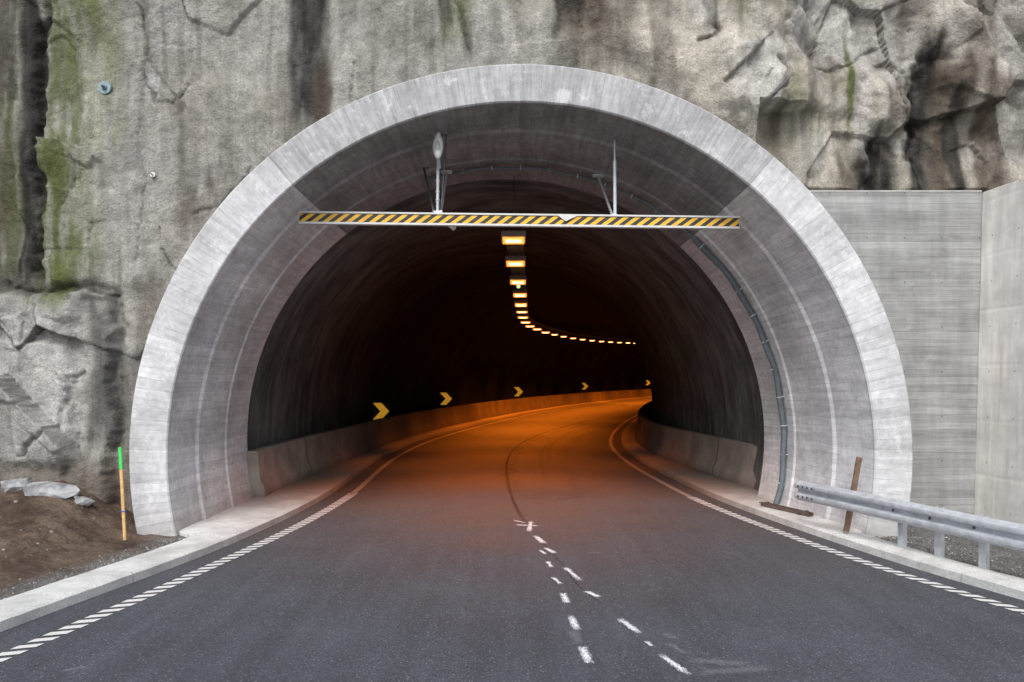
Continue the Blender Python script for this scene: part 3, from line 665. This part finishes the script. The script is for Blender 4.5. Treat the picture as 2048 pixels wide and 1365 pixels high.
hds=[math.atan2(P3[min(i+1,len(P3)-1)][0]-P3[max(i-1,0)][0],P3[min(i+1,len(P3)-1)][1]-P3[max(i-1,0)][1]) for i in range(len(P3))]
for i,(x,d,z) in enumerate(P3):
    e=empty("tunnel_light",(x,d,z),label="orange sodium light box fixed under the tunnel roof",category="tunnel light",group="orange lights along the tunnel roof");e.rotation_euler=(0,0,-hds[i]*.6)
    if i>4:e.scale=(1,.7,.6)
    if i>10:e.scale=(.85,.6,.5)
    for j_,(nm,me) in enumerate((("housing",hme),("lamp_glass",lme),("lamp_tube",tme),("mounting_bracket",bme),("mounting_bracket",bme))):
        o=bpy.data.objects.new(nm,me);COL.objects.link(o);o.parent=e
        if j_>2:o.location.x=.2 if j_==3 else -.2
    if 4<i<20 and i%2==0:continue     # lamps stand closer than their light pools need
    ld=bpy.data.lights.new("sodium_light","SPOT")
    ld.energy=(2500,2500,2700,3300,4000)[min(i,4)] if i<6 else 4300
    ld.color=(1,.20,.008);ld.spot_size=math.radians(88 if i<2 else 92 if i<7 else 112);ld.spot_blend=.95;ld.shadow_soft_size=.15
    lo=bpy.data.objects.new("sodium_light",ld);COL.objects.link(lo);lo.location=(x+.35*(float(cen(d))-x),d+.1,z-.16)
    if i==0:lo.rotation_euler=(math.radians(-27),0,0)
    if i==1:lo.rotation_euler=(math.radians(-12),0,0)
# cable ladder
Lp=np.array([(-.02,17.2,6.05)]+[p for p in P3]);fx_=hermite(Lp[:,1],Lp[:,0]);fz_=hermite(Lp[:,1],Lp[:,2])
D=np.arange(20.9,100,.25);c_=fx_(D);zz_=fz_(D)+.30
vs=[];fs=[]
def bx(x0,x1,y0,y1,z0,z1,sh=0,dz=0):
    b=len(vs);vs.extend([(x0,y0,z0),(x1,y0,z0),(x1+sh,y1,z0+dz),(x0+sh,y1,z0+dz),(x0,y0,z1),(x1,y0,z1),(x1+sh,y1,z1+dz),(x0+sh,y1,z1+dz)])
    fs.extend([(b,b+1,b+2,b+3),(b+4,b+5,b+6,b+7),(b,b+1,b+5,b+4),(b+1,b+2,b+6,b+5),(b+2,b+3,b+7,b+6),(b+3,b,b+4,b+7)])
for i in range(len(D)-1):
    sh=c_[i+1]-c_[i];z=zz_[i];dz=zz_[i+1]-z
    bx(c_[i]-.24,c_[i]-.21,D[i],D[i+1],z,z+.07,sh,dz);bx(c_[i]+.21,c_[i]+.24,D[i],D[i+1],z,z+.07,sh,dz);bx(c_[i]-.21,c_[i]+.21,D[i],D[i]+.05,z,z+.03,0)
new_obj("cable_ladder",poly_me("cable_ladder",vs,fs),mat=MAT_DARKST,label="dark steel cable ladder above the tunnel lights",cat="cable ladder")
e=empty("warning_lamp",at(1037,570,31.5),label="small pale green lantern hanging below a tunnel light",category="lamp")
new_obj("lantern_glass",bm_me("lantern_glass",lambda bm:box(bm,(0,0,0),(.14,.12,.26)),.02),parent=e,mat=MAT_SIGNL)
new_obj("lantern_frame",bm_me("lantern_frame",lambda bm:(box(bm,(0,0,.16),(.5,.16,.06)),box(bm,(0,.06,.35),(.03,.03,.4))),.004),parent=e,mat=MAT_HOUS)

# ---------------------------------------------------------------- chevrons
for px_,py_,sz in[(762,823,.60),(892,798,.60),(1037,784,.64),(1170,773,.62),(1296,766,.60)]:
    ds=np.linspace(20,125,4000);xx=cen(ds)-4.80*sq(ds);k_=np.argmin(np.abs(1024+xx/ds*F-px_));D_=ds[k_];x_,_,z_=at(px_,py_,D_)
    h=sz
    e=empty("chevron_sign",(x_,D_,z_),label="black plate with yellow chevron pointing along the bend",category="road sign",group="chevron signs along the tunnel bend")
    e.rotation_euler=(0,0,-.12)
    new_obj("sign_plate",bm_me("sign_plate",lambda bm:box(bm,(0,.02,0),(h*1.06,.02,h*1.06)),.004),parent=e,mat=MAT_BLACK)
    a=h/2
    v=[(-a,0,a),(-a+.52*h,0,a),(a,0,0),(-a+.52*h,0,-a),(-a,0,-a),(-a+.46*h,0,0)]
    def cf(bm):
        q=[bm.verts.new(p) for p in v];f=bm.faces.new(q);r_=bmesh.ops.extrude_face_region(bm,geom=[f]);bmesh.ops.translate(bm,vec=(0,-.004,0),verts=[u for u in r_["geom"] if isinstance(u,bmesh.types.BMVert)])
        for u in bm.verts:u.co.y+=.006
    new_obj("chevron_arrow",bm_me("chevron_arrow",cf),parent=e,mat=MAT_CHEV)
    for sx_ in(-.15,.15):new_obj("sign_bracket",bm_me("sign_bracket",lambda bm:box(bm,(sx_,.06,-h*.5-.12),(.04,.03,.4)),.003),parent=e,mat=MAT_BLACK)

# ---------------------------------------------------------------- guardrail
gx=hermite([3,6,7.7,9.54,11.3,13.3],[9.2,7.55,6.72,5.99,5.36,4.65])
RZ=.65
gr_=empty("guardrail",(5.36,11.3,.08),label="galvanised steel guardrail with corrugated beam at tunnel mouth",category="guardrail")
o0=Vector(gr_.location)
def rz(d):return RZ+.02-.05*ss(13.3,9,np.array(float(d)))
prof=[(.0,.158),(-.012,.155),(-.03,.135),(-.085,.112),(-.09,.10),(-.09,.062),(-.085,.05),(-.015,.022),(-.008,.012),(-.008,-.012),(-.015,-.022),(-.085,-.05),(-.09,-.062),(-.09,-.10),(-.085,-.112),(-.03,-.135),(-.012,-.155),(.0,-.158)]
D=np.linspace(3,13.3,70);V=np.zeros((len(D),len(prof)*2,3))
def gframe(d):
    s_=float(gx(d+.05)-gx(d-.05))*10;return Vector((1,-s_,0)).normalized()
for i,d in enumerate(D):
    n=gframe(d);zc=float(rz(d))
    for j,(o,z) in enumerate(prof):
        p=Vector((float(gx(d)),d,zc+z))+n*o;V[i,j]=p-o0
        V[i,len(prof)*2-1-j]=p+n*.006-o0
new_obj("rail_beam",grid_me("rail_beam",V,wrap=True),parent=gr_,mat=MAT_GALV,smooth=35)
for d in (11.42,10.83,10.19,8.4,6.6,4.6):
    n=gframe(d);R_=Matrix.Rotation(math.atan2(n.y,n.x),3,'Z');c0=Vector((float(gx(d)),d,0))
    def fn(bm):
        for dx,dy,sx_,sy_ in[(.12,0,.006,.10),(.155,.047,.07,.006),(.155,-.047,.07,.006)]:
            box(bm,c0-o0+R_@Vector((dx,dy,0))+Vector((0,0,.355)),(sx_,sy_,.84),R_)
    new_obj("post",bm_me("post",fn,.0015),parent=gr_,mat=MAT_GALV)
    new_obj("spacer",bm_me("spacer",lambda bm:box(bm,c0-o0+R_@Vector((.06,0,0))+Vector((0,0,RZ-.01)),(.10,.07,.22),R_),.004),parent=gr_,mat=MAT_GALV)
bbm=bm_me("bolt",lambda bm:cyl(bm,(-.012,0,0),(.01,0,0),.018,.018,8));bbm.materials.append(MAT_DARKST)
for d in (13.2,13.1,13.0,12.9,11.42,10.83,10.19,9.0,9.08):
    n=gframe(d)
    for zz in ((0,) if d in(11.42,10.83,10.19) else (.08,-.08)):
        o=bpy.data.objects.new("bolt",bbm);COL.objects.link(o);o.parent=gr_
        o.location=Vector((float(gx(d)),d,float(rz(d))+zz))-o0+n*(-.012 if zz==0 else -.09);o.rotation_euler=(0,0,math.atan2(n.y,n.x))
# plank
p0=Vector(at(1692,1064,12.42));p1=Vector(at(1719,915,12.5))
pl=empty("wooden_plank",p0,label="weathered wooden plank leaning against the arch foot",category="plank")
def plank(bm):
    d=(p1-p0);q=Vector((0,0,1)).rotation_difference(d.normalized()).to_matrix();box(bm,d/2,(.085,.03,d.length),q)
    bmesh.ops.subdivide_edges(bm,edges=[e for e in bm.edges if e.calc_length()>.5],cuts=8)
    for v in bm.verts:v.co+=Vector((random.uniform(-.003,.003),random.uniform(-.003,.003),0))
new_obj("plank_board",bm_me("plank_board",plank),parent=pl,mat=MAT_WOOD)
# steel channel on pavement
an=empty("steel_channel",at(1572,1026,14.55),label="brown steel channel lying on the concrete kerb",category="steel profile");an.location.z=KH+.012
def chan(bm):
    box(bm,(0,0,.004),(1.3,.10,.006));box(bm,(0,-.047,.035),(1.3,.006,.06));box(bm,(0,.047,.035),(1.3,.006,.06));box(bm,(-.6,0,.06),(.06,.2,.02));box(bm,(.45,0,.06),(.06,.2,.02))
an.rotation_euler=(0,0,math.radians(-70));new_obj("channel_body",bm_me("channel_body",chan,.001),parent=an,mat=MAT_RUST)
# stake
s0=Vector((-5.78,12.25,.03));s1=Vector(at(240,895,12.25))
stk=empty("marker_stake",s0,label="thin yellow survey stake with bright green painted top",category="stake")
dv=s1-s0
def stb(a,b,w):
    def fn(bm):
        A=dv*a;B=dv*b;q=Vector((0,0,1)).rotation_difference(dv.normalized()).to_matrix();box(bm,(A+B)/2,(w,w*.6,(B-A).length),q)
    return fn
new_obj("stake_shaft",bm_me("stake_shaft",stb(-.05,.77,.045),.003),parent=stk,mat=MAT_STAKE)
new_obj("stake_top",bm_me("stake_top",stb(.77,1,.047),.003),parent=stk,mat=MAT_GREEN)
new_obj("stake_tape",bm_me("stake_tape",stb(.32,.335,.06),.002),parent=stk,mat=MAT_BLUE)
# rock bolt plates
XX=np.linspace(-13,14,nx);ZZ=np.linspace(-.6,14.5,nz)
def rock_y(x,z):
    i=np.argmin(abs(XX-x));j=np.argmin(abs(ZZ-z));return float(Yr[i-3:i+4,j-3:j+4].min())
def bolt(px_,py_,r,mat,lab):
    x_,_,z_=at(px_,py_,13.3);y_=rock_y(x_,z_)
    e=empty("rock_bolt",(x_,y_,z_),label=lab,category="rock bolt",group="rock bolts in the cutting")
    def fn(bm):
        cyl(bm,(0,.0,0),(0,-.02,0),r,r*.95,24);cyl(bm,(0,-.02,0),(0,-.05,0),r*.45,r*.35,20)
    new_obj("bolt_plate",bm_me("bolt_plate",fn),parent=e,mat=mat,smooth=40)
    new_obj("bolt_nut",bm_me("bolt_nut",lambda bm:(cyl(bm,(0,-.04,0),(0,-.075,0),r*.25,r*.25,6),cyl(bm,(0,-.07,0),(0,-.12,0),r*.12,r*.12,10))),parent=e,mat=MAT_DARKST)
bolt(199,168,.11,MAT_BLUEPL,"round blue-grey bolt plate on mossy rock")
bolt(290,341,.045,MAT_WHITEST,"small pale bolt head in the rock")
x_,_,z_=at(1548,188,13.6);y_=rock_y(x_,z_)
e=empty("steel_bar",(x_,y_,z_),label="grey steel rod sticking out of the rock",category="steel rod")
new_obj("bar_rod",bm_me("bar_rod",lambda bm:(cyl(bm,(-.14,-.03,-.14),(.16,-.0,.16),.012),cyl(bm,(-.14,-.03,-.14),(-.155,-.03,-.155),.02))),parent=e,mat=MAT_DARKST,smooth=40)

# ---------------------------------------------------------------- camera, light
cd=bpy.data.cameras.new("camera");cam=bpy.data.objects.new("camera",cd);COL.objects.link(cam)
cam.location=(0,0,CH);cam.rotation_euler=(math.pi/2,0,0);cd.sensor_width=36;cd.lens=F/2048*36;cd.shift_y=(HY-682.5)/2048;cd.clip_end=1500
scene.camera=cam
w=bpy.data.worlds.new("World");scene.world=w;w.use_nodes=True;nt=w.node_tree
sky=nt.nodes.new("ShaderNodeTexSky");sky.sky_type='NISHITA';sky.sun_disc=False
EL=math.radians(46);AZ=math.radians(192)   # sun behind the camera
sky.sun_elevation=EL;sky.sun_rotation=AZ;sky.air_density=1.0;sky.dust_density=3.0;sky.ozone_density=1.5
hs_=nt.nodes.new("ShaderNodeHueSaturation");hs_.inputs["Saturation"].default_value=.5
bg=nt.nodes["Background"];bg.inputs[1].default_value=.2
nt.links.new(sky.outputs[0],hs_.inputs["Color"]);nt.links.new(hs_.outputs[0],bg.inputs[0])
sl=bpy.data.lights.new("sun","SUN");sl.energy=2.2;sl.angle=math.radians(25);sl.color=(1,.985,.97)
so=bpy.data.objects.new("sun",sl);COL.objects.link(so)
dirv=Vector((math.sin(AZ)*math.cos(EL),math.cos(AZ)*math.cos(EL),math.sin(EL)))
so.rotation_euler=dirv.to_track_quat('Z','Y').to_euler();so.location=dirv*30
scene.view_settings.view_transform='Standard';scene.view_settings.look='None';scene.view_settings.exposure=0
